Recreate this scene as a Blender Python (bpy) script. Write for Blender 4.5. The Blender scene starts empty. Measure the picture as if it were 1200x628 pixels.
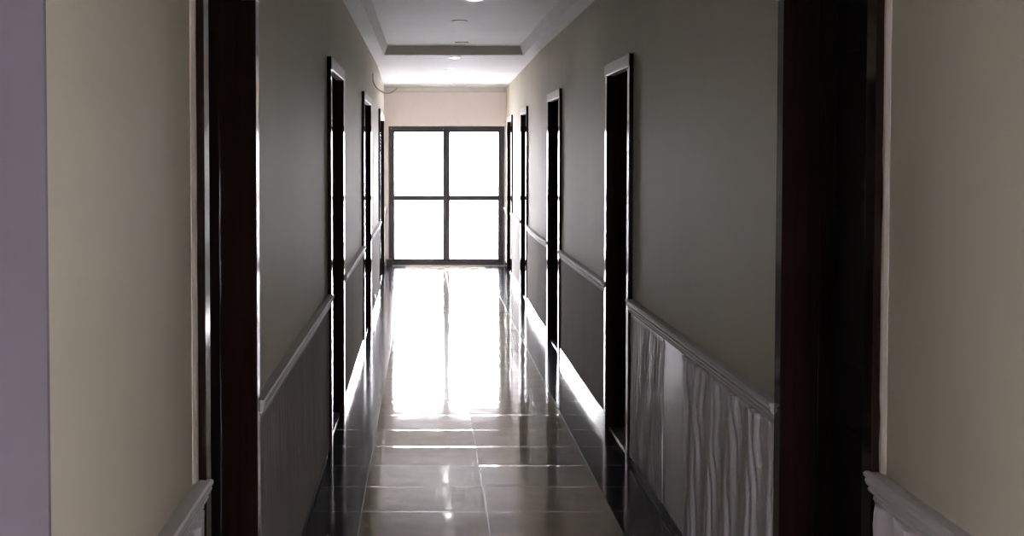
import bpy, bmesh, math, random
from math import pi, sin, cos, tan, radians
from mathutils import Vector

random.seed(7)
S = bpy.context.scene
COL = S.collection

# ------------------------------------------------------------------ camera
F = 1550.0                      # focal length in pixels of the 1200 px wide frame
EYE = 1.55
VPX, VPY = 499.0, 182.0         # where the corridor's lines meet
PITCH = 0.0366
cam_d = bpy.data.cameras.new('camera')
cam = bpy.data.objects.new('camera', cam_d)
COL.objects.link(cam)
cam.location = (0, 0, EYE)
cam.rotation_euler = (pi / 2 - math.atan(PITCH), 0, 0)
cam_d.sensor_fit = 'HORIZONTAL'
cam_d.sensor_width = 36
cam_d.lens = F / 1200 * 36
cam_d.shift_x = (600 - VPX) / 1200
cam_d.shift_y = -(314 - (VPY + F * PITCH)) / 1200
cam_d.clip_start = 0.05
S.camera = cam

# ------------------------------------------------------------------ plan of the corridor
END = 18.5
ENTRY = 1.784
CEIL, TRAY = 2.50, 2.58
TRAY_END = 12.6


def wall_x(side, y):
    """inner face of the corridor wall (side -1 left, +1 right); the far end is a little wider"""
    if side < 0:
        return -0.51 - max(0.0, y - 14.0) * 0.0165
    return 1.038 + max(0.0, y - 12.0) * 0.0125


def px_to_y(side, px):
    lo, hi = 0.8, 40.0
    for _ in range(60):
        m = (lo + hi) / 2
        p = VPX + F * wall_x(side, m) / m
        if (p - VPX) * side > (px - VPX) * side:
            lo = m
        else:
            hi = m
    return lo


# door openings, outer edges of the casings, read along each wall
RD = [(px_to_y(1, a), px_to_y(1, b)) for a, b in ((1036.5, 918.5), (742, 713), (658.5, 644), (619, 612), (601, 596))]
LD = [(px_to_y(-1, a), px_to_y(-1, b)) for a, b in ((228, 295), (383.5, 399.5), (424, 432.5), (443.5, 448.3))]
DOOR_H = 2.06
CAS = 0.065

# ------------------------------------------------------------------ materials


def new_mat(name):
    m = bpy.data.materials.new(name)
    m.use_nodes = True
    nt = m.node_tree
    return m, nt, nt.nodes['Principled BSDF']


def N(nt, t, **kw):
    n = nt.nodes.new(t)
    for k, v in kw.items():
        setattr(n, k, v)
    return n


def coords(nt, scale=(1, 1, 1)):
    tc = N(nt, 'ShaderNodeTexCoord')
    mp = N(nt, 'ShaderNodeMapping')
    mp.inputs['Scale'].default_value = scale
    nt.links.new(tc.outputs['Object'], mp.inputs['Vector'])
    return mp.outputs['Vector']


def noise_mat(name, c1, c2, scale=(6, 6, 6), detail=4, rough=0.5, spec=0.5, bump=0.0, bump_scale=None, lo=0.35, hi=0.65):
    m, nt, b = new_mat(name)
    v = coords(nt, scale)
    n = N(nt, 'ShaderNodeTexNoise')
    n.inputs['Scale'].default_value = 1
    n.inputs['Detail'].default_value = detail
    nt.links.new(v, n.inputs['Vector'])
    r = N(nt, 'ShaderNodeValToRGB')
    r.color_ramp.elements[0].position = lo
    r.color_ramp.elements[1].position = hi
    r.color_ramp.elements[0].color = (*c1, 1)
    r.color_ramp.elements[1].color = (*c2, 1)
    nt.links.new(n.outputs['Fac'], r.inputs['Fac'])
    nt.links.new(r.outputs['Color'], b.inputs['Base Color'])
    b.inputs['Roughness'].default_value = rough
    b.inputs['Specular IOR Level'].default_value = spec
    if bump:
        v2 = coords(nt, bump_scale or scale)
        n2 = N(nt, 'ShaderNodeTexNoise')
        n2.inputs['Scale'].default_value = 1
        n2.inputs['Detail'].default_value = 3
        nt.links.new(v2, n2.inputs['Vector'])
        bp = N(nt, 'ShaderNodeBump')
        bp.inputs['Strength'].default_value = bump
        bp.inputs['Distance'].default_value = 0.01
        nt.links.new(n2.outputs['Fac'], bp.inputs['Height'])
        nt.links.new(bp.outputs['Normal'], b.inputs['Normal'])
    return m


PAINT = noise_mat('wall_paint', (0.62, 0.575, 0.455), (0.65, 0.60, 0.475), (1.5, 1.5, 0.6), rough=0.65, spec=0.2, bump=0.12, bump_scale=(3, 3, 1.2))
LILAC = noise_mat('lilac_paint', (0.20, 0.175, 0.205), (0.22, 0.19, 0.225), (1.5, 1.5, 0.8), rough=0.6, spec=0.3)
ENDPAINT = noise_mat('end_paint', (0.90, 0.84, 0.86), (0.91, 0.855, 0.875), (1.5, 1.5, 1.5), rough=0.6, spec=0.3)
CEILING = noise_mat('ceiling_paint', (0.66, 0.645, 0.665), (0.70, 0.685, 0.705), (0.6, 2.2, 1), rough=0.7, spec=0.2)
PANEL = noise_mat('wainscot_paint', (0.76, 0.72, 0.76), (0.80, 0.76, 0.80), (3, 3, 0.7), rough=0.42, spec=0.4)
BOARD = noise_mat('board_paint', (0.37, 0.335, 0.305), (0.41, 0.375, 0.345), (2, 2, 0.7), rough=0.8, spec=0.12)
RAIL = noise_mat('rail_paint', (0.60, 0.58, 0.57), (0.66, 0.64, 0.63), (9, 2.5, 9), rough=0.6, spec=0.22)
FILLER = noise_mat('plaster_filler', (0.80, 0.74, 0.66), (0.86, 0.80, 0.73), (20, 20, 9), rough=0.75, spec=0.2)
WOOD = noise_mat('dark_wood', (0.017, 0.0085, 0.0065), (0.027, 0.013, 0.0098), (40, 40, 1.6), rough=0.08, spec=0.22)
LINTEL = noise_mat('lintel_painted_sheen', (0.68, 0.62, 0.59), (0.82, 0.77, 0.74), (60, 60, 60), rough=0.35, spec=0.5)  # pale colour carries the reflected sheen of the lintel fronts
LEAF = noise_mat('door_leaf_wood', (0.006, 0.0045, 0.0048), (0.010, 0.007, 0.007), (30, 30, 1.2), rough=0.35, spec=0.4)
METAL = noise_mat('bronze_aluminium', (0.030, 0.026, 0.033), (0.040, 0.034, 0.042), (12, 12, 12), rough=0.35, spec=0.5)
SKIRT_DULL = noise_mat('dull_skirting', (0.02, 0.02, 0.024), (0.035, 0.035, 0.04), (14, 14, 14), rough=0.55, spec=0.3)
SKIRT = noise_mat('skirting_tile', (0.016, 0.016, 0.02), (0.03, 0.03, 0.036), (14, 14, 14), rough=0.07, spec=0.6)
PLASTIC = noise_mat('white_plastic', (0.72, 0.71, 0.69), (0.76, 0.75, 0.73), (8, 8, 8), rough=0.4)
CABLE = noise_mat('cable_sheath', (0.44, 0.38, 0.32), (0.50, 0.43, 0.37), (30, 30, 30), rough=0.5)
THRESH = noise_mat('threshold_stone', (0.16, 0.16, 0.165), (0.22, 0.22, 0.225), (25, 25, 25), rough=0.25)
GROUND = noise_mat('pale_concrete', (0.47, 0.46, 0.46), (0.53, 0.52, 0.52), (1.5, 1.5, 1.5), rough=0.85, spec=0.2)
LOBBYFLOOR = noise_mat('lobby_tile', (0.42, 0.37, 0.31), (0.50, 0.45, 0.38), (3, 3, 3), rough=0.15)


def emit_mat(name, col, strength):
    m, nt, b = new_mat(name)
    b.inputs['Base Color'].default_value = (0.8, 0.8, 0.8, 1)
    b.inputs['Emission Color'].default_value = (*col, 1)
    b.inputs['Emission Strength'].default_value = strength
    return m


LAMP = emit_mat('lamp_lit', (1.0, 0.97, 0.93), 14.0)
LAMP_OFF = noise_mat('lamp_diffuser', (0.62, 0.61, 0.60), (0.66, 0.65, 0.64), (9, 9, 9), rough=0.3)


def glass_mat():
    m = bpy.data.materials.new('window_glass')
    m.use_nodes = True
    nt = m.node_tree
    nt.nodes.remove(nt.nodes['Principled BSDF'])
    out = nt.nodes['Material Output']
    tr = N(nt, 'ShaderNodeBsdfTransparent')
    tr.inputs['Color'].default_value = (0.97, 0.98, 0.98, 1)
    gl = N(nt, 'ShaderNodeBsdfGlossy')
    gl.inputs['Roughness'].default_value = 0.02
    fr = N(nt, 'ShaderNodeFresnel')
    fr.inputs['IOR'].default_value = 1.45
    mx = N(nt, 'ShaderNodeMixShader')
    nt.links.new(fr.outputs['Fac'], mx.inputs['Fac'])
    nt.links.new(tr.outputs['BSDF'], mx.inputs[1])
    nt.links.new(gl.outputs['BSDF'], mx.inputs[2])
    nt.links.new(mx.outputs['Shader'], out.inputs['Surface'])
    return m


GLASS = glass_mat()


def tile_mat(name, c1, c2, grout, tx, ty, ox, oy, gw, rough, nscale, tilt, ease):
    """glossy floor tiles: grid joints, marbled colour, every tile lying very slightly out of level"""
    m, nt, b = new_mat(name)
    L = nt.links.new
    tc = N(nt, 'ShaderNodeTexCoord')
    sep = N(nt, 'ShaderNodeSeparateXYZ')
    L(tc.outputs['Object'], sep.inputs['Vector'])

    def M(op, a, bb=None):
        n = N(nt, 'ShaderNodeMath', operation=op)
        for i, q in enumerate((a, bb)):
            if q is None:
                continue
            if isinstance(q, (int, float)):
                n.inputs[i].default_value = q
            else:
                L(q, n.inputs[i])
        return n.outputs[0]

    u = M('DIVIDE', M('SUBTRACT', sep.outputs['X'], ox), tx)
    v = M('DIVIDE', M('SUBTRACT', sep.outputs['Y'], oy), ty)
    fu, fv = M('FRACT', u), M('FRACT', v)
    iu, iv = M('FLOOR', u), M('FLOOR', v)
    eu = M('MULTIPLY', M('MINIMUM', fu, M('SUBTRACT', 1.0, fu)), tx)
    ev = M('MULTIPLY', M('MINIMUM', fv, M('SUBTRACT', 1.0, fv)), ty)
    e = M('MINIMUM', eu, ev)
    joint = M('LESS_THAN', e, gw)
    cv = N(nt, 'ShaderNodeCombineXYZ')
    L(iu, cv.inputs['X'])
    L(iv, cv.inputs['Y'])
    wn = N(nt, 'ShaderNodeTexWhiteNoise', noise_dimensions='3D')
    L(cv.outputs['Vector'], wn.inputs['Vector'])
    sc = N(nt, 'ShaderNodeSeparateColor')
    L(wn.outputs['Color'], sc.inputs['Color'])
    # marbling, shifted per tile
    add = N(nt, 'ShaderNodeVectorMath', operation='MULTIPLY_ADD')
    L(wn.outputs['Color'], add.inputs[0])
    add.inputs[1].default_value = (5, 5, 5)
    L(tc.outputs['Object'], add.inputs[2])
    nz = N(nt, 'ShaderNodeTexNoise')
    nz.inputs['Scale'].default_value = nscale
    nz.inputs['Detail'].default_value = 6
    nz.inputs['Distortion'].default_value = 0.6
    L(add.outputs['Vector'], nz.inputs['Vector'])
    rp = N(nt, 'ShaderNodeValToRGB')
    rp.color_ramp.elements[0].position = 0.3
    rp.color_ramp.elements[1].position = 0.7
    rp.color_ramp.elements[0].color = (*c1, 1)
    rp.color_ramp.elements[1].color = (*c2, 1)
    L(nz.outputs['Fac'], rp.inputs['Fac'])
    mx = N(nt, 'ShaderNodeMix', data_type='RGBA')
    L(joint, mx.inputs['Factor'])
    L(rp.outputs['Color'], mx.inputs['A'])
    mx.inputs['B'].default_value = (*grout, 1)
    L(mx.outputs['Result'], b.inputs['Base Color'])
    rr = M('ADD', M('MULTIPLY', joint, 0.35), rough)
    L(rr, b.inputs['Roughness'])
    b.inputs['Specular IOR Level'].default_value = 0.8
    # height: tilt of each tile + gentle waviness
    hx = M('MULTIPLY', M('MULTIPLY', M('SUBTRACT', sc.outputs['Red'], 0.5), M('SUBTRACT', fu, 0.5)), tilt * 0.6)
    hy = M('MULTIPLY', M('MULTIPLY', M('SUBTRACT', sc.outputs['Green'], 0.5), M('SUBTRACT', fv, 0.5)), tilt)
    wv = N(nt, 'ShaderNodeTexNoise')
    wv.inputs['Scale'].default_value = 5.0
    wv.inputs['Detail'].default_value = 1.0
    L(add.outputs['Vector'], wv.inputs['Vector'])
    hw = M('MULTIPLY', wv.outputs['Fac'], tilt * 0.45)
    edge = M('MULTIPLY', M('MAXIMUM', M('SUBTRACT', 0.028, ev), 0.0), M('MULTIPLY', sc.outputs['Blue'], ease))   # eased cross edges
    h = M('SUBTRACT', M('SUBTRACT', M('ADD', M('ADD', hx, hy), hw), M('MULTIPLY', joint, 0.0006)), edge)
    bp = N(nt, 'ShaderNodeBump')
    bp.inputs['Strength'].default_value = 1.0
    bp.inputs['Distance'].default_value = 1.0
    L(h, bp.inputs['Height'])
    L(bp.outputs['Normal'], b.inputs['Normal'])
    return m


CREAM = tile_mat('cream_tile', (0.58, 0.51, 0.42), (0.72, 0.65, 0.56), (0.11, 0.095, 0.08), 0.545, 0.43, 0.265, 6.14, 0.0022, 0.07, 5.0, 0.0022, 0.045)
DARK = tile_mat('black_tile', (0.022, 0.023, 0.031), (0.045, 0.047, 0.060), (0.04, 0.04, 0.043), 3.0, 0.43, -1.5, 6.14, 0.0012, 0.12, 30.0, 0.0018, 0.018)

# ------------------------------------------------------------------ mesh helpers


class MB:
    def __init__(self):
        self.bm = bmesh.new()

    def hexa(self, p, mi=0):
        """8 corners: 4 of the bottom ring, 4 of the top ring in the same order"""
        v = [self.bm.verts.new(q) for q in p]
        for f in ((0, 1, 2, 3), (4, 7, 6, 5), (0, 4, 5, 1), (1, 5, 6, 2), (2, 6, 7, 3), (3, 7, 4, 0)):
            self.bm.faces.new([v[i] for i in f]).material_index = mi

    def box(self, x0, x1, y0, y1, z0, z1, mi=0):
        self.hexa([(x0, y0, z0), (x1, y0, z0), (x1, y1, z0), (x0, y1, z0), (x0, y0, z1), (x1, y0, z1), (x1, y1, z1), (x0, y1, z1)], mi)

    def wall_box(self, side, y0, y1, d0, d1, z0, z1, mi=0):
        """box between depths d0 and d1 measured from the wall face INTO the wall (negative stands out into the corridor)"""
        ys = [y0] + [k for k in ((14.0,) if side < 0 else (12.0,)) if y0 < k < y1] + [y1]
        for a, b in zip(ys, ys[1:]):
            xa, xb = wall_x(side, a), wall_x(side, b)
            self.hexa([(xa + side * d0, a, z0), (xa + side * d1, a, z0), (xb + side * d1, b, z0), (xb + side * d0, b, z0),
                       (xa + side * d0, a, z1), (xa + side * d1, a, z1), (xb + side * d1, b, z1), (xb + side * d0, b, z1)], mi)

    def extrude(self, prof, place, ts, cap=True, mi=0):
        """sweep the closed profile: place(t, (a, b)) -> point"""
        rings = [[self.bm.verts.new(place(t, q)) for q in prof] for t in ts]
        n = len(prof)
        for r0, r1 in zip(rings, rings[1:]):
            for i in range(n):
                self.bm.faces.new((r0[i], r0[(i + 1) % n], r1[(i + 1) % n], r1[i])).material_index = mi
        if cap:
            self.bm.faces.new(rings[0][::-1]).material_index = mi
            self.bm.faces.new(rings[-1]).material_index = mi

    def lathe(self, prof, center, axis='z', n=24, mi=0):
        """prof: list of (r, h)"""
        rings = []
        for r, h in prof:
            ring = []
            for k in range(n):
                a = 2 * pi * k / n
                o = (r * cos(a), r * sin(a), h)
                if axis == 'x':
                    o = (h, r * cos(a), r * sin(a))
                if axis == 'y':
                    o = (r * cos(a), h, r * sin(a))
                ring.append(self.bm.verts.new(Vector(center) + Vector(o)))
            rings.append(ring)
        for r0, r1 in zip(rings, rings[1:]):
            for i in range(n):
                self.bm.faces.new((r0[i], r0[(i + 1) % n], r1[(i + 1) % n], r1[i])).material_index = mi
        self.bm.faces.new(rings[0][::-1])
        self.bm.faces.new(rings[-1])

    def tube(self, pts, r, n=10):
        pts = [Vector(p) for p in pts]
        rings = []
        for i, p in enumerate(pts):
            t = (pts[min(i + 1, len(pts) - 1)] - pts[max(i - 1, 0)]).normalized()
            a = t.cross(Vector((0, 1, 0.123))).normalized()
            b = t.cross(a)
            rings.append([self.bm.verts.new(p + r * (cos(2 * pi * k / n) * a + sin(2 * pi * k / n) * b)) for k in range(n)])
        for r0, r1 in zip(rings, rings[1:]):
            for i in range(n):
                self.bm.faces.new((r0[i], r0[(i + 1) % n], r1[(i + 1) % n], r1[i]))
        self.bm.faces.new(rings[0][::-1])
        self.bm.faces.new(rings[-1])

    def build(self, name, mats, parent=None, bevel=0.0, smooth=False, origin=None):
        bmesh.ops.recalc_face_normals(self.bm, faces=self.bm.faces)
        if parent is not None:
            base = Vector(parent.location)
            while parent.parent is not None and False:
                pass
            base = world_base(parent)
            bmesh.ops.translate(self.bm, verts=self.bm.verts, vec=-base)
        elif origin is not None:
            bmesh.ops.translate(self.bm, verts=self.bm.verts, vec=-Vector(origin))
        me = bpy.data.meshes.new(name)
        self.bm.to_mesh(me)
        self.bm.free()
        for m in (mats if isinstance(mats, (list, tuple)) else [mats]):
            me.materials.append(m)
        if smooth:
            for p in me.polygons:
                p.use_smooth = True
        o = bpy.data.objects.new(name, me)
        COL.objects.link(o)
        if parent is not None:
            o.parent = parent
        elif origin is not None:
            o.location = origin
        if bevel:
            bv = o.modifiers.new('bevel', 'BEVEL')
            bv.width = bevel
            bv.segments = 2
            bv.limit_method = 'ANGLE'
            bv.angle_limit = radians(40)
        return o


def world_base(o):
    v = Vector((0, 0, 0))
    while o is not None:
        v += Vector(o.location)
        o = o.parent
    return v


def tag(o, label, cat, group=None, kind=None):
    o['label'] = label
    o['category'] = cat
    if group:
        o['group'] = group
    if kind:
        o['kind'] = kind
    return o


def empty(name, loc):
    o = bpy.data.objects.new(name, None)
    o.empty_display_size = 0.1
    COL.objects.link(o)
    o.location = loc
    return o


def struct(o, label, cat):
    return tag(o, label, cat, kind='structure')


# ------------------------------------------------------------------ floor
m = MB()
ys = [ENTRY + 0.0, 12.0, 14.0, END + 0.2]
CL, CR = -0.28, 0.812          # edges of the cream centre
for a, b in zip(ys, ys[1:]):
    def strip(f0, f1, mi):
        m.hexa([(f0(a), a, -0.1), (f1(a), a, -0.1), (f1(b), b, -0.1), (f0(b), b, -0.1), (f0(a), a, 0), (f1(a), a, 0), (f1(b), b, 0), (f0(b), b, 0)], mi)
    strip(lambda y: wall_x(-1, y) - 0.25, lambda y: CL, 1)
    strip(lambda y: CL, lambda y: CR, 0)
    strip(lambda y: CR, lambda y: wall_x(1, y) + 0.25, 1)
m.box(-3.0, 3.4, -3.8, ENTRY, -0.1, 0.0, 2)
struct(m.build('floor', [CREAM, DARK, LOBBYFLOOR]), 'polished cream tile floor with black tile borders along both walls', 'floor')

# ------------------------------------------------------------------ walls
WT = 0.25


def side_wall(side, doors, start, end):
    m = MB()
    cuts = [start]
    for a, b in doors:
        m.wall_box(side, cuts[-1], a + 0.02, 0, WT, 0, 2.8)
        m.wall_box(side, a + 0.02, b - 0.02, 0, WT, DOOR_H - 0.02, 2.8)
        m.wall_box(side, a + 0.02, b - 0.02, 0.20, WT, 0, DOOR_H - 0.02)
        cuts.append(b - 0.02)
    m.wall_box(side, cuts[-1], end, 0, WT, 0, 2.8)
    return m


struct(side_wall(-1, LD, ENTRY, END).build('wall_left', PAINT), 'long olive beige painted corridor wall with four dark doors', 'wall')
struct(side_wall(1, RD, ENTRY, END).build('wall_right', PAINT), 'long olive beige painted corridor wall with five dark doors', 'wall')

WX0, WX1 = (455.3 - VPX) * END / F, (591 - VPX) * END / F
WZ0, WZ1 = 0.012, EYE + (VPY - 148) * END / F
m = MB()
xl, xr = wall_x(-1, END) - WT, wall_x(1, END) + WT
m.box(xl, WX0, END, END + 0.2, 0, 2.8)
m.box(WX1, xr, END, END + 0.2, 0, 2.8)
m.box(WX0, WX1, END, END + 0.2, WZ1, 2.8)
m.box(WX0, WX1, END, END + 0.2, 0, WZ0)
struct(m.build('wall_end', ENDPAINT), 'pale pinkish end wall around the tall bright window', 'wall')

# the space the camera stands in
m = MB()
m.box(-3.0, wall_x(-1, ENTRY) - WT, ENTRY, ENTRY + 0.2, 0, 2.8)
m.box(wall_x(-1, ENTRY) - WT, wall_x(-1, ENTRY), ENTRY - 0.012, ENTRY, 0, 2.8)
m.box(-3.0, wall_x(-1, ENTRY) - WT, ENTRY - 0.012, ENTRY, 0, 2.8)
struct(m.build('wall_entry', LILAC), 'lilac grey wall face at the mouth of the corridor', 'wall')
m = MB()
m.box(wall_x(1, ENTRY) + WT, 3.4, ENTRY, ENTRY + 0.2, 0, 2.8)
struct(m.build('wall_entry_right', LILAC), 'lilac grey wall beside the corridor mouth opposite the lilac return', 'wall')
SW0, SW1, SZ0, SZ1 = -2.4, -1.0, 0.55, 1.75       # openings for the added daylight windows in the two side walls
for nm, x0, x1, lb in (('wall_lobby_left', -3.2, -3.0, 'lilac grey lobby side wall with an added window, on the lilac return side'),
                       ('wall_lobby_right', 3.4, 3.6, 'lilac grey lobby side wall with an added window, opposite the lilac return')):
    m = MB()
    m.box(x0, x1, -4.0, SW0, 0, 2.8)
    m.box(x0, x1, SW1, ENTRY + 0.2, 0, 2.8)
    m.box(x0, x1, SW0, SW1, 0, SZ0)
    m.box(x0, x1, SW0, SW1, SZ1, 2.8)
    struct(m.build(nm, LILAC), lb, 'wall')
BW0, BW1, BZ0, BZ1 = -0.15, 0.80, 0.2, 1.45  # opening for the added window behind the camera
m = MB()
m.box(-3.0, BW0, -4.0, -3.8, 0, 2.8)
m.box(BW1, 3.4, -4.0, -3.8, 0, 2.8)
m.box(BW0, BW1, -4.0, -3.8, 0, BZ0)
m.box(BW0, BW1, -4.0, -3.8, BZ1, 2.8)
struct(m.build('wall_back', LILAC), 'lilac grey lobby wall with an added tall window behind the viewer', 'wall')

# ------------------------------------------------------------------ ceiling
m = MB()
m.box(-0.80, 1.35, ENTRY, TRAY_END, TRAY, TRAY + 0.2)                      # recessed panel
for side, inner, top in ((-1, -0.40, -0.355), (1, 0.925, 0.88)):           # soffit bands with sloped inner edge
    prof = [(wall_x(side, 3) + side * 0.05, CEIL), (inner, CEIL), (top, TRAY + 0.01), (wall_x(side, 3) + side * 0.05, TRAY + 0.01)]
    m.extrude(prof, lambda t, q: (q[0], t, q[1]), [ENTRY, TRAY_END + 0.02])
y0 = TRAY_END                                                             # far section with sloped front edge
m.hexa([(-0.9, y0, CEIL), (1.4, y0, CEIL), (1.4, END + 0.1, CEIL), (-0.9, END + 0.1, CEIL),
        (-0.9, y0 - 0.13, TRAY + 0.012), (1.4, y0 - 0.13, TRAY + 0.012), (1.4, END + 0.1, TRAY + 0.2), (-0.9, END + 0.1, TRAY + 0.2)])
m.box(-3.2, 3.6, -4.0, ENTRY + 0.2, 2.8, 3.0)
m.box(-0.8, 1.35, ENTRY, ENTRY + 0.05, TRAY, 2.85)
struct(m.build('ceiling', CEILING), 'white plaster ceiling with a shallow recessed tray along the corridor', 'ceiling')

m = MB()
prof = [(0, 0), (0, -0.075), (-0.012, -0.075), (-0.02, -0.055), (-0.045, -0.03), (-0.06, -0.012), (-0.06, 0)]
m.extrude(prof, lambda t, q: (t, END + q[0], CEIL + q[1]), [wall_x(-1, END) + 0.002, wall_x(1, END) - 0.002])
struct(m.build('trim_1', CEILING), 'white cornice where the end wall meets the ceiling', 'cornice')

# ------------------------------------------------------------------ doors
LEAF_D = 0.13


def make_door(name, side, a, b, label, filler=None):
    yc = (a + b) / 2
    root = empty(name, (wall_x(side, yc), yc, 0))
    struct(root, label, 'door')
    # architrave: three boards around the opening, standing 2 cm proud
    P = 0.022
    def casing(y0, y1, z0, z1, horiz=False):
        mm = MB()
        mm.wall_box(side, y0, y1, -P, 0.02, z0, z1)
        return mm
    casing(a, a + CAS, 0, DOOR_H).build('architrave', WOOD, root, bevel=0.0015)
    casing(b - CAS, b, 0, DOOR_H).build('architrave', WOOD, root, bevel=0.0015)
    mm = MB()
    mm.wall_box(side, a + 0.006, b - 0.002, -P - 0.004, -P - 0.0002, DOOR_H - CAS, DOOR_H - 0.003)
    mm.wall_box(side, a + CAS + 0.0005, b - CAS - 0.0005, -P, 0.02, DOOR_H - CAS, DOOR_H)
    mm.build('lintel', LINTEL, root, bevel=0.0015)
    # jamb lining with a stop bead
    mm = MB()
    for y0, y1, s0, s1 in ((a + 0.025, a + CAS - 0.012, a + CAS - 0.012, a + CAS), (b - CAS + 0.012, b - 0.025, b - CAS, b - CAS + 0.012)):
        mm.wall_box(side, y0, y1, 0.02, 0.198, 0, DOOR_H - CAS)
        mm.wall_box(side, s0, s1, 0.085, LEAF_D, 0, DOOR_H - CAS)
    mm.wall_box(side, a + 0.025, b - 0.025, 0.02, 0.198, DOOR_H - CAS, DOOR_H - 0.03)
    mm.build('jamb', WOOD, root, bevel=0.002)
    # leaf with two raised panels
    mm = MB()
    y0, y1 = a + CAS - 0.010, b - CAS + 0.010
    mm.wall_box(side, y0, y1, LEAF_D, LEAF_D + 0.04, 0.012, DOOR_H - CAS - 0.003)
    w = y1 - y0
    for z0, z1 in ((0.16, 0.80), (0.98, DOOR_H - CAS - 0.16)):
        mm.wall_box(side, y0 + 0.14 * w, y1 - 0.14 * w, LEAF_D - 0.008, LEAF_D, z0, z1)
    mm.build('door_leaf', LEAF, root, bevel=0.003)
    mm = MB()
    mm.wall_box(side, a + CAS - 0.012, b - CAS + 0.012, 0.004, 0.198, 0.001, 0.010)
    mm.build('threshold', THRESH, root, bevel=0.002)
    if filler:
        mm = MB()
        rnd = random.Random(int(a * 100))
        z = 0.83
        n = 26
        f0, f1 = filler
        wob = [rnd.uniform(-0.006, 0.003) for _ in range(n + 1)]
        zs = [z + (2.4 - z) * i / n for i in range(n + 1)]
        prof_w = (a - f1, a - f0) if f0 >= 0 else (b - f0 - 0.001, b + f1)
        def pl(t, q):
            i = int(t)
            yy = prof_w[0] + (prof_w[1] - prof_w[0]) * q[0] + (wob[i] if q[0] > 0.5 else 0)
            return (wall_x(side, yy) - side * q[1], yy, zs[i])
        mm.extrude([(0, -0.004), (0, 0.0015), (0.5, 0.006), (1, 0.005), (1, -0.004)], pl, range(n + 1))
        o = mm.build('plaster_edge', FILLER, root)
        o['label'] = 'pale strip of bare plaster beside the frame'
    return root


left_labels = ['very dark door in wooden frame nearest on the socketless left wall stretch',
               'second dark framed door along the left wall',
               'third dark framed door along the left wall',
               'narrow far dark door at the left beside the end window']
right_labels = ['large dark brown door and frame nearest on the right wall',
                'second dark framed door along the right wall with bright lintel',
                'third dark framed door along the right wall',
                'fourth dark framed door along the right wall',
                'last slim dark door on the right beside the end window']
left_labels[0] = 'very dark wooden door and frame nearest on the left wall'
for i, (a, b) in enumerate(LD):
    make_door('door_%d' % (i + 1), -1, a, b, left_labels[i], (0.0, 0.05) if i == 0 else None)
for i, (a, b) in enumerate(RD):
    make_door('door_%d' % (i + 5), 1, a, b, right_labels[i], (0.0, 0.035) if i == 0 else None)

# ------------------------------------------------------------------ dado rails, skirting, wainscot
RZ0, RZ1 = 0.762, 0.828
# (out from wall, height): stepped moulding
RPROF = [(-0.004, RZ0), (0.014, RZ0), (0.017, RZ0 + 0.004), (0.017, RZ0 + 0.010), (0.014, RZ0 + 0.014), (0.022, RZ0 + 0.018), (0.026, RZ0 + 0.026),
         (0.022, RZ0 + 0.030), (0.029, RZ0 + 0.036), (0.033, RZ0 + 0.046), (0.030, RZ0 + 0.052), (0.036, RZ0 + 0.056), (0.036, RZ1 - 0.003), (0.031, RZ1),
         (0.010, RZ1), (-0.004, RZ1)]


def sweep_along(side, y0, y1, prof):
    m = MB()
    ts = [y0] + [k for k in ((14.0,) if side < 0 else (12.0,)) if y0 < k < y1] + [y1]
    m.extrude(prof, lambda t, q: (wall_x(side, t) - side * q[0], t, q[1]), ts)
    return m


def segments(doors, start, end):
    out = [start]
    for a, b in doors:
        out += [a, b]
    out.append(end)
    return [(out[i], out[i + 1]) for i in range(0, len(out), 2)]


LSEG = segments(LD, ENTRY + 0.02, END - 0.004)
RSEG = segments(RD, ENTRY + 0.02, END - 0.004)
SK, SKN = 0.078, 0.036
trim_n = 2
for side, segs, doors, nm in ((-1, LSEG, LD, 'left'), (1, RSEG, RD, 'right')):
    for i, (a, b) in enumerate(segs):
        sk, so_ = ((SKN if side > 0 else 0.018), 0.007) if i < 2 else (SK, 0.016)
        if i == 0:
            where = 'nearest stretch before the first door'
        elif i == len(segs) - 1:
            where = 'last stretch beside the end window'
        else:
            where = 'stretch between the %s and %s doors' % (('first', 'second', 'third', 'fourth', 'fifth')[i - 1], ('first', 'second', 'third', 'fourth', 'fifth')[i])
        o = sweep_along(side, a + (0.001 if i else 0), b + (0.012 if i == 0 else -0.001), RPROF).build('trim_%d' % trim_n, RAIL)
        struct(o, 'grey moulded dado rail on %s wall, %s' % (nm, where), 'dado rail')
        trim_n += 1
        o = sweep_along(side, a + 0.001, b - 0.001, [(-0.004, 0.0), (so_, 0.0), (so_, sk - 0.004), (so_ - 0.004, sk), (-0.004, sk)]).build('baseboard_%s' % nm, SKIRT_DULL if i < 2 else SKIRT)
        struct(o, 'black %s skirting on %s wall, %s' % ('low' if i < 2 else 'glossy tile', nm, where), 'baseboard')


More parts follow.
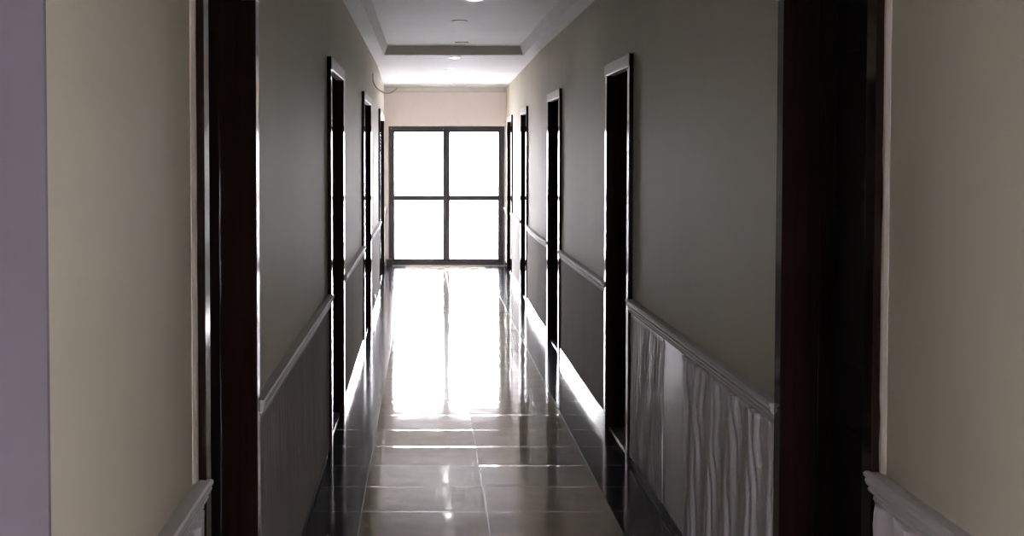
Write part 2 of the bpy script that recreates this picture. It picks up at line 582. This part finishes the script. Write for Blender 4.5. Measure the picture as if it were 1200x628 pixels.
def wavy_panel(side, y0, y1, label, period, amp, base=0.004, mat=None, seed=1, group=None):
    """sheet of upright wavy ridges, wandering from side to side"""
    rnd = random.Random(seed)
    z0, z1 = (SKN if side > 0 else 0.018) + 0.0005, RZ0 - 0.0005
    ny = max(8, int((y1 - y0) / period * 15))
    nz = 30
    ph = [rnd.uniform(0, 6.28) for _ in range(6)]
    m = MB()
    front, back = [], []
    for j in range(nz + 1):
        z = z0 + (z1 - z0) * j / nz
        rf, rb = [], []
        for i in range(ny + 1):
            y = y0 + (y1 - y0) * i / ny
            sh = 0.20 * sin(z * 9 + ph[0] + y * 3) + 0.16 * sin(z * 15 + ph[1] - y * 7) + 0.22 * sin(y * 11 + ph[2]) + 0.10 * sin(z * 27 + y * 17 + ph[3])
            w = abs(sin(pi * (y / period + sh)))
            w = w ** 0.8
            k = 0.75 + 0.25 * sin(y * 23 + z * 5 + ph[4])
            d = base + amp * w * k
            rf.append(m.bm.verts.new((wall_x(side, y) - side * d, y, z)))
        front.append(rf)
    for j in range(nz):
        for i in range(ny):
            m.bm.faces.new((front[j][i], front[j][i + 1], front[j + 1][i + 1], front[j + 1][i]))
    # back sheet and rim
    bk = [m.bm.verts.new((wall_x(side, y) - side * 0.0006, y, z)) for y, z in ((y0, z0), (y1, z0), (y1, z1), (y0, z1))]
    m.bm.faces.new(bk)
    m.bm.faces.new([bk[0]] + front[0] + [bk[1]])
    m.bm.faces.new([bk[3]] + front[nz] + [bk[2]])
    m.bm.faces.new([bk[0], bk[3]] + [front[j][0] for j in range(nz, -1, -1)])
    m.bm.faces.new([bk[1], bk[2]] + [front[j][ny] for j in range(nz, -1, -1)])
    o = m.build('ridged_wainscoting', mat or PANEL, smooth=False, origin=(wall_x(side, y0), y0, z0))
    for p in o.data.polygons:
        p.use_smooth = len(p.vertices) == 4 and p.index < ny * nz
    return tag(o, label, 'wall panel', group)


def flat_panel(side, y0, y1, label, mat, name='wainscot_board', t=0.009):
    sk = SKN if y0 < 6 else SK
    m = sweep_along(side, y0, y1, [(0.0006, sk + 0.0005), (t, sk + 0.0005), (t, RZ0 - 0.0005), (0.0006, RZ0 - 0.0005)])
    o = m.build(name, mat, origin=(wall_x(side, y0), y0, SK), bevel=0.002)
    return tag(o, label, 'wall panel')


e = 0.002
wavy_panel(1, RSEG[0][0], RSEG[0][1] - e, 'wavy white wainscot panel in the bottom right corner before the first door', 0.074, 0.029, seed=3)
a, b = RSEG[1]
wavy_panel(1, a + e, 5.20, 'large wavy ridged wainscot panel just past the nearest right door', 0.070, 0.026, seed=5)
flat_panel(1, 5.203, 5.697, 'narrow plain grey board between two ridged panels on the right wall', PANEL, t=0.008)
wavy_panel(1, 5.70, b - e, 'finely ridged wainscot panel right before the second right door', 0.060, 0.011, seed=8)
flat_panel(1, RSEG[2][0] + e, RSEG[2][1] - e, 'plain lower wall board between second and third right doors', BOARD)
flat_panel(1, RSEG[3][0] + e, RSEG[3][1] - e, 'plain brown grey board between third and fourth right doors', BOARD)
flat_panel(1, RSEG[4][0] + e, RSEG[4][1] - e, 'plain pale board between the last two right doors', BOARD)
flat_panel(1, RSEG[5][0] + e, RSEG[5][1] - e, 'slim board on right wall past the last door', BOARD)
wavy_panel(-1, LSEG[0][0], LSEG[0][1] - e, 'wavy white wainscot panel in the bottom left corner before the first door', 0.074, 0.029, seed=11)
wavy_panel(-1, LSEG[1][0] + e, LSEG[1][1] - e, 'long faintly ridged wainscot panel between the first two left doors', 0.085, 0.003, base=0.006, mat=BOARD, seed=13)
flat_panel(-1, LSEG[2][0] + e, LSEG[2][1] - e, 'plain grey green board between second and third left doors', BOARD)
flat_panel(-1, LSEG[3][0] + e, LSEG[3][1] - e, 'plain brown board below the cable between third and fourth left doors', BOARD)
flat_panel(-1, LSEG[4][0] + e, LSEG[4][1] - e, 'slim board on left wall past the last door', BOARD)

# ------------------------------------------------------------------ end window


def window(name, x0, x1, z0, z1, y, depth, label, bar, mull, transom, handle=True):
    root = empty(name, ((x0 + x1) / 2, y, z0))
    struct(root, label, 'window')
    mm = MB()
    o_ = bar * 0.5
    mm.box(x0, x0 + o_, y, y + depth, z0, z1)
    mm.box(x1 - o_, x1, y, y + depth, z0, z1)
    mm.box(x0 + o_, x1 - o_, y, y + depth, z1 - o_, z1)
    mm.box(x0 + o_, x1 - o_, y, y + depth, z0, z0 + o_)
    mm.build('outer_frame', METAL, root, bevel=0.003)
    xm = (mull[0] + mull[1]) / 2
    ov = 0.0
    for k, (a, b) in enumerate(((x0 + o_, xm), (xm + 0.0004, x1 - o_))):
        la = a + (bar - o_ if k == 0 else mull[1] - xm)
        lb = b - (bar - o_ if k == 1 else xm - mull[0])
        ya, yb = y + 0.02, y + depth - 0.02
        mm = MB()
        za, zb = z0 + o_, z1 - o_
        mm.box(a, la, ya, yb, za, zb)
        mm.box(lb, b, ya, yb, za, zb)
        mm.box(la, lb, ya, yb, zb - (bar - o_), zb)
        mm.box(la, lb, ya, yb, za, za + (bar - o_))
        if transom:
            mm.box(la, lb, ya, yb, transom[0], transom[1])
        s = mm.build('sash', METAL, root, bevel=0.003)
        zs = [(za + bar - o_, transom[0]), (transom[1], zb - (bar - o_))] if transom else [(za + bar - o_, zb - (bar - o_))]
        for p0, p1 in zs:
            mm = MB()
            mm.box(la - 0.004, lb + 0.004, (ya + yb) / 2 - 0.003, (ya + yb) / 2 + 0.003, p0 - 0.004, p1 + 0.004)
            mm.build('pane', GLASS, s)
        if handle and k == 0:
            mm = MB()
            mm.box(lb + 0.02, lb + 0.045, ya - 0.03, ya, transom[0] - 0.17, transom[0] - 0.04)
            mm.box(lb + 0.022, lb + 0.043, ya - 0.045, ya - 0.03, transom[0] - 0.26, transom[0] - 0.05)
            mm.build('handle', METAL, s, bevel=0.004)
    return root


k = END / F
win = window('window_1', WX0, WX1, WZ0, WZ1, END + 0.015, 0.10,
             'tall four paned window in black metal frame filling the corridor end', 7.0 * k,
             ((519.3 - VPX) * k, (527.3 - VPX) * k), (EYE + (VPY - 235) * k, EYE + (VPY - 229.3) * k))
# small dark foot block at the frame's left bottom corner
mm = MB()
mm.box(WX0 - 0.03, WX0 + 0.055, END - 0.035, END + 0.014, 0.001, 0.095)
mm.build('frame_foot', METAL, win, bevel=0.004)

for nm, x, r, lb in (('added_window_2', -3.05, pi / 2, 'unseen lobby window added for daylight on the lilac return side'), ('added_window_3', 3.45, -pi / 2, 'unseen lobby window added for daylight opposite the lilac return')):  # unseen side windows, added to give the near walls daylight
    hw = (SW1 - SW0) / 2
    o = window(nm, -hw, hw, SZ0, SZ1, 0.0, 0.10, lb, 0.06, (-0.03, 0.03), (1.28, 1.33), handle=False)
    o.rotation_euler.z = r
    o.location = (x, (SW0 + SW1) / 2, SZ0)

window('added_window_4', BW0, BW1, BZ0, BZ1, -3.95, 0.10, 'tall unseen window added behind the viewer to light the near corridor', 0.07, (0.27, 0.33), (0.80, 0.85), handle=False)  # unseen, added to light the near corridor from behind

# ------------------------------------------------------------------ downlights
lights = [((555, 0), TRAY, True, 'lit recessed downlight in the ceiling tray at the top edge'),
          ((538, 25), TRAY, False, 'unlit downlight in the tray, nearer to the lit tray downlight'),
          ((541, 50.0), TRAY, False, 'unlit downlight in the tray just before the dark ceiling step'),
          ((532, 67.5), CEIL, True, 'lit downlight in the far ceiling right behind the dark step'),
          ((527, 82), CEIL, True, 'middle of three lit downlights in the bright far ceiling'),
          ((523.5, 92), CEIL, True, 'lit downlight nearest the end window wall')]


def downlight(x, y, z, lit, label):
    root = empty('ceiling_downlight', (x, y, z))
    tag(root, label, 'ceiling light', 'recessed corridor downlights')
    mm = MB()
    mm.lathe([(0.062, 0.0), (0.064, -0.004), (0.058, -0.008), (0.036, -0.008), (0.029, -0.003), (0.027, 0.0)], (x, y, z))
    mm.build('trim_ring', PLASTIC if lit else CEILING, root, smooth=False)
    mm = MB()
    mm.lathe([(0.027, -0.0005), (0.027, -0.004), (0.022, -0.0065), (0.014, -0.008)], (x, y, z))
    mm.build('lamp', LAMP if lit else LAMP_OFF, root)
    if lit and z == CEIL:
        d = bpy.data.lights.new('lamp_light', 'AREA')
        d.shape, d.size, d.energy, d.color = 'DISK', 0.05, 0.06, (1.0, 0.93, 0.90)
        o = bpy.data.objects.new('lamp_light', d)
        COL.objects.link(o)
        o.parent = root
        o.location = (0, 0, -0.012)
    return root


for (px, py), z, lit, label in lights:
    s = (VPY - py) / (z - EYE)
    y = F / s
    downlight((px - VPX) / s, y, z, lit, label)

# ------------------------------------------------------------------ cable and socket on the left wall
yc = px_to_y(-1, 436.5)
zc = EYE + (VPY - 91) * yc / F
cab = empty('wall_cable', (wall_x(-1, yc), yc, zc))
tag(cab, 'loose drooping cable from a small white box high on the left wall', 'cable')
mm = MB()
mm.wall_box(-1, yc - 0.03, yc + 0.03, -0.018, 0.001, zc - 0.02, zc + 0.04)
mm.build('junction_box', PLASTIC, cab, bevel=0.006)
mm = MB()
pts = []
pix = [(436.8, 92), (438, 98), (442, 103.5), (447, 107), (452.5, 109), (458, 108.6), (462, 106.5), (465.5, 103)]
# smooth the path
def cr(p, t):
    n = len(p) - 1
    i = min(int(t * n), n - 1)
    f = t * n - i
    P = [p[max(i - 1, 0)], p[i], p[i + 1], p[min(i + 2, n)]]
    return [0.5 * (2 * P[1][c] + (P[2][c] - P[0][c]) * f + (2 * P[0][c] - 5 * P[1][c] + 4 * P[2][c] - P[3][c]) * f * f + (3 * P[1][c] - P[0][c] - 3 * P[2][c] + P[3][c]) * f ** 3) for c in (0, 1)]
for i in range(33):
    t = i / 32
    q = cr(pix, t)
    pts.append(((q[0] - VPX) * yc / F, yc + 0.05 * sin(t * pi), EYE + (VPY - q[1]) * yc / F))
mm.tube(pts, 0.006)
mm.build('cable', CABLE, cab, smooth=True)

ys_ = px_to_y(-1, 437.0)
so = empty('wall_socket', (wall_x(-1, ys_), ys_, 0.16))
tag(so, 'small white socket low on the left wall near the far door', 'socket')
mm = MB()
mm.wall_box(-1, ys_ - 0.075, ys_ + 0.075, -0.022, -0.008, 0.115, 0.205)
mm.build('face_plate', PLASTIC, so, bevel=0.004)
for dy in (-0.045, 0.015):
    mm = MB()
    mm.wall_box(-1, ys_ + dy, ys_ + dy + 0.03, -0.026, -0.022, 0.145, 0.175)
    mm.build('rocker', PLASTIC, so, bevel=0.001)

# ------------------------------------------------------------------ outside and light
m = MB()
m.box(-40, 40, -30, 80, -0.3, -0.12)
struct(m.build('ground', GROUND), 'pale sunlit paving outside the windows', 'ground')
sd = bpy.data.lights.new('sun', 'SUN')
sd.energy = 18
sd.angle = 0.01
sd.color = (1.0, 0.95, 0.97)
so = bpy.data.objects.new('sun', sd)
COL.objects.link(so)
so.rotation_euler = (radians(35), 0, 0)      # high sun from behind the building, over its roof
so.location = (0, 0, 10)

w = bpy.data.worlds.new('overcast_sky')
S.world = w
w.use_nodes = True
nt = w.node_tree
bg = nt.nodes['Background']
geo = N(nt, 'ShaderNodeTexCoord')
sp = N(nt, 'ShaderNodeSeparateXYZ')
nt.links.new(geo.outputs['Generated'], sp.inputs['Vector'])
rp = N(nt, 'ShaderNodeValToRGB')
rp.color_ramp.elements[0].position = 0.0
rp.color_ramp.elements[0].color = (1.0, 0.955, 1.0, 1)
rp.color_ramp.elements[1].position = 1.0
rp.color_ramp.elements[1].color = (0.88, 0.89, 1.0, 1)
nt.links.new(sp.outputs['Z'], rp.inputs['Fac'])
nt.links.new(rp.outputs['Color'], bg.inputs['Color'])
bg.inputs['Strength'].default_value = 12.0


def portal(name, loc, rot, sx, sz):
    d = bpy.data.lights.new(name, 'AREA')
    d.shape = 'RECTANGLE'
    d.size, d.size_y = sx, sz
    d.cycles.is_portal = True
    o = bpy.data.objects.new(name, d)
    COL.objects.link(o)
    o.location = loc
    o.rotation_euler = rot


portal('window_portal', ((WX0 + WX1) / 2, END + 0.16, (WZ0 + WZ1) / 2), (-pi / 2, 0, 0), WX1 - WX0, WZ1 - WZ0)
portal('lobby_portal', (-3.14, (SW0 + SW1) / 2, (SZ0 + SZ1) / 2), (pi / 2, 0, -pi / 2), SW1 - SW0, SZ1 - SZ0)
portal('lobby_portal', (3.54, (SW0 + SW1) / 2, (SZ0 + SZ1) / 2), (pi / 2, 0, pi / 2), SW1 - SW0, SZ1 - SZ0)

portal('lobby_portal', ((BW0 + BW1) / 2, -3.98, (BZ0 + BZ1) / 2), (pi / 2, 0, 0), BW1 - BW0, BZ1 - BZ0)

S.view_settings.view_transform = 'Standard'
S.view_settings.look = 'None'
S.view_settings.gamma = 1
S.view_settings.use_curve_mapping = False
S.view_settings.exposure = 2.0
S.cycles.max_bounces = 14
S.cycles.diffuse_bounces = 8
S.cycles.glossy_bounces = 8
S.cycles.transparent_max_bounces = 12
S.cycles.sample_clamp_indirect = 12
S.cycles.use_denoising = True
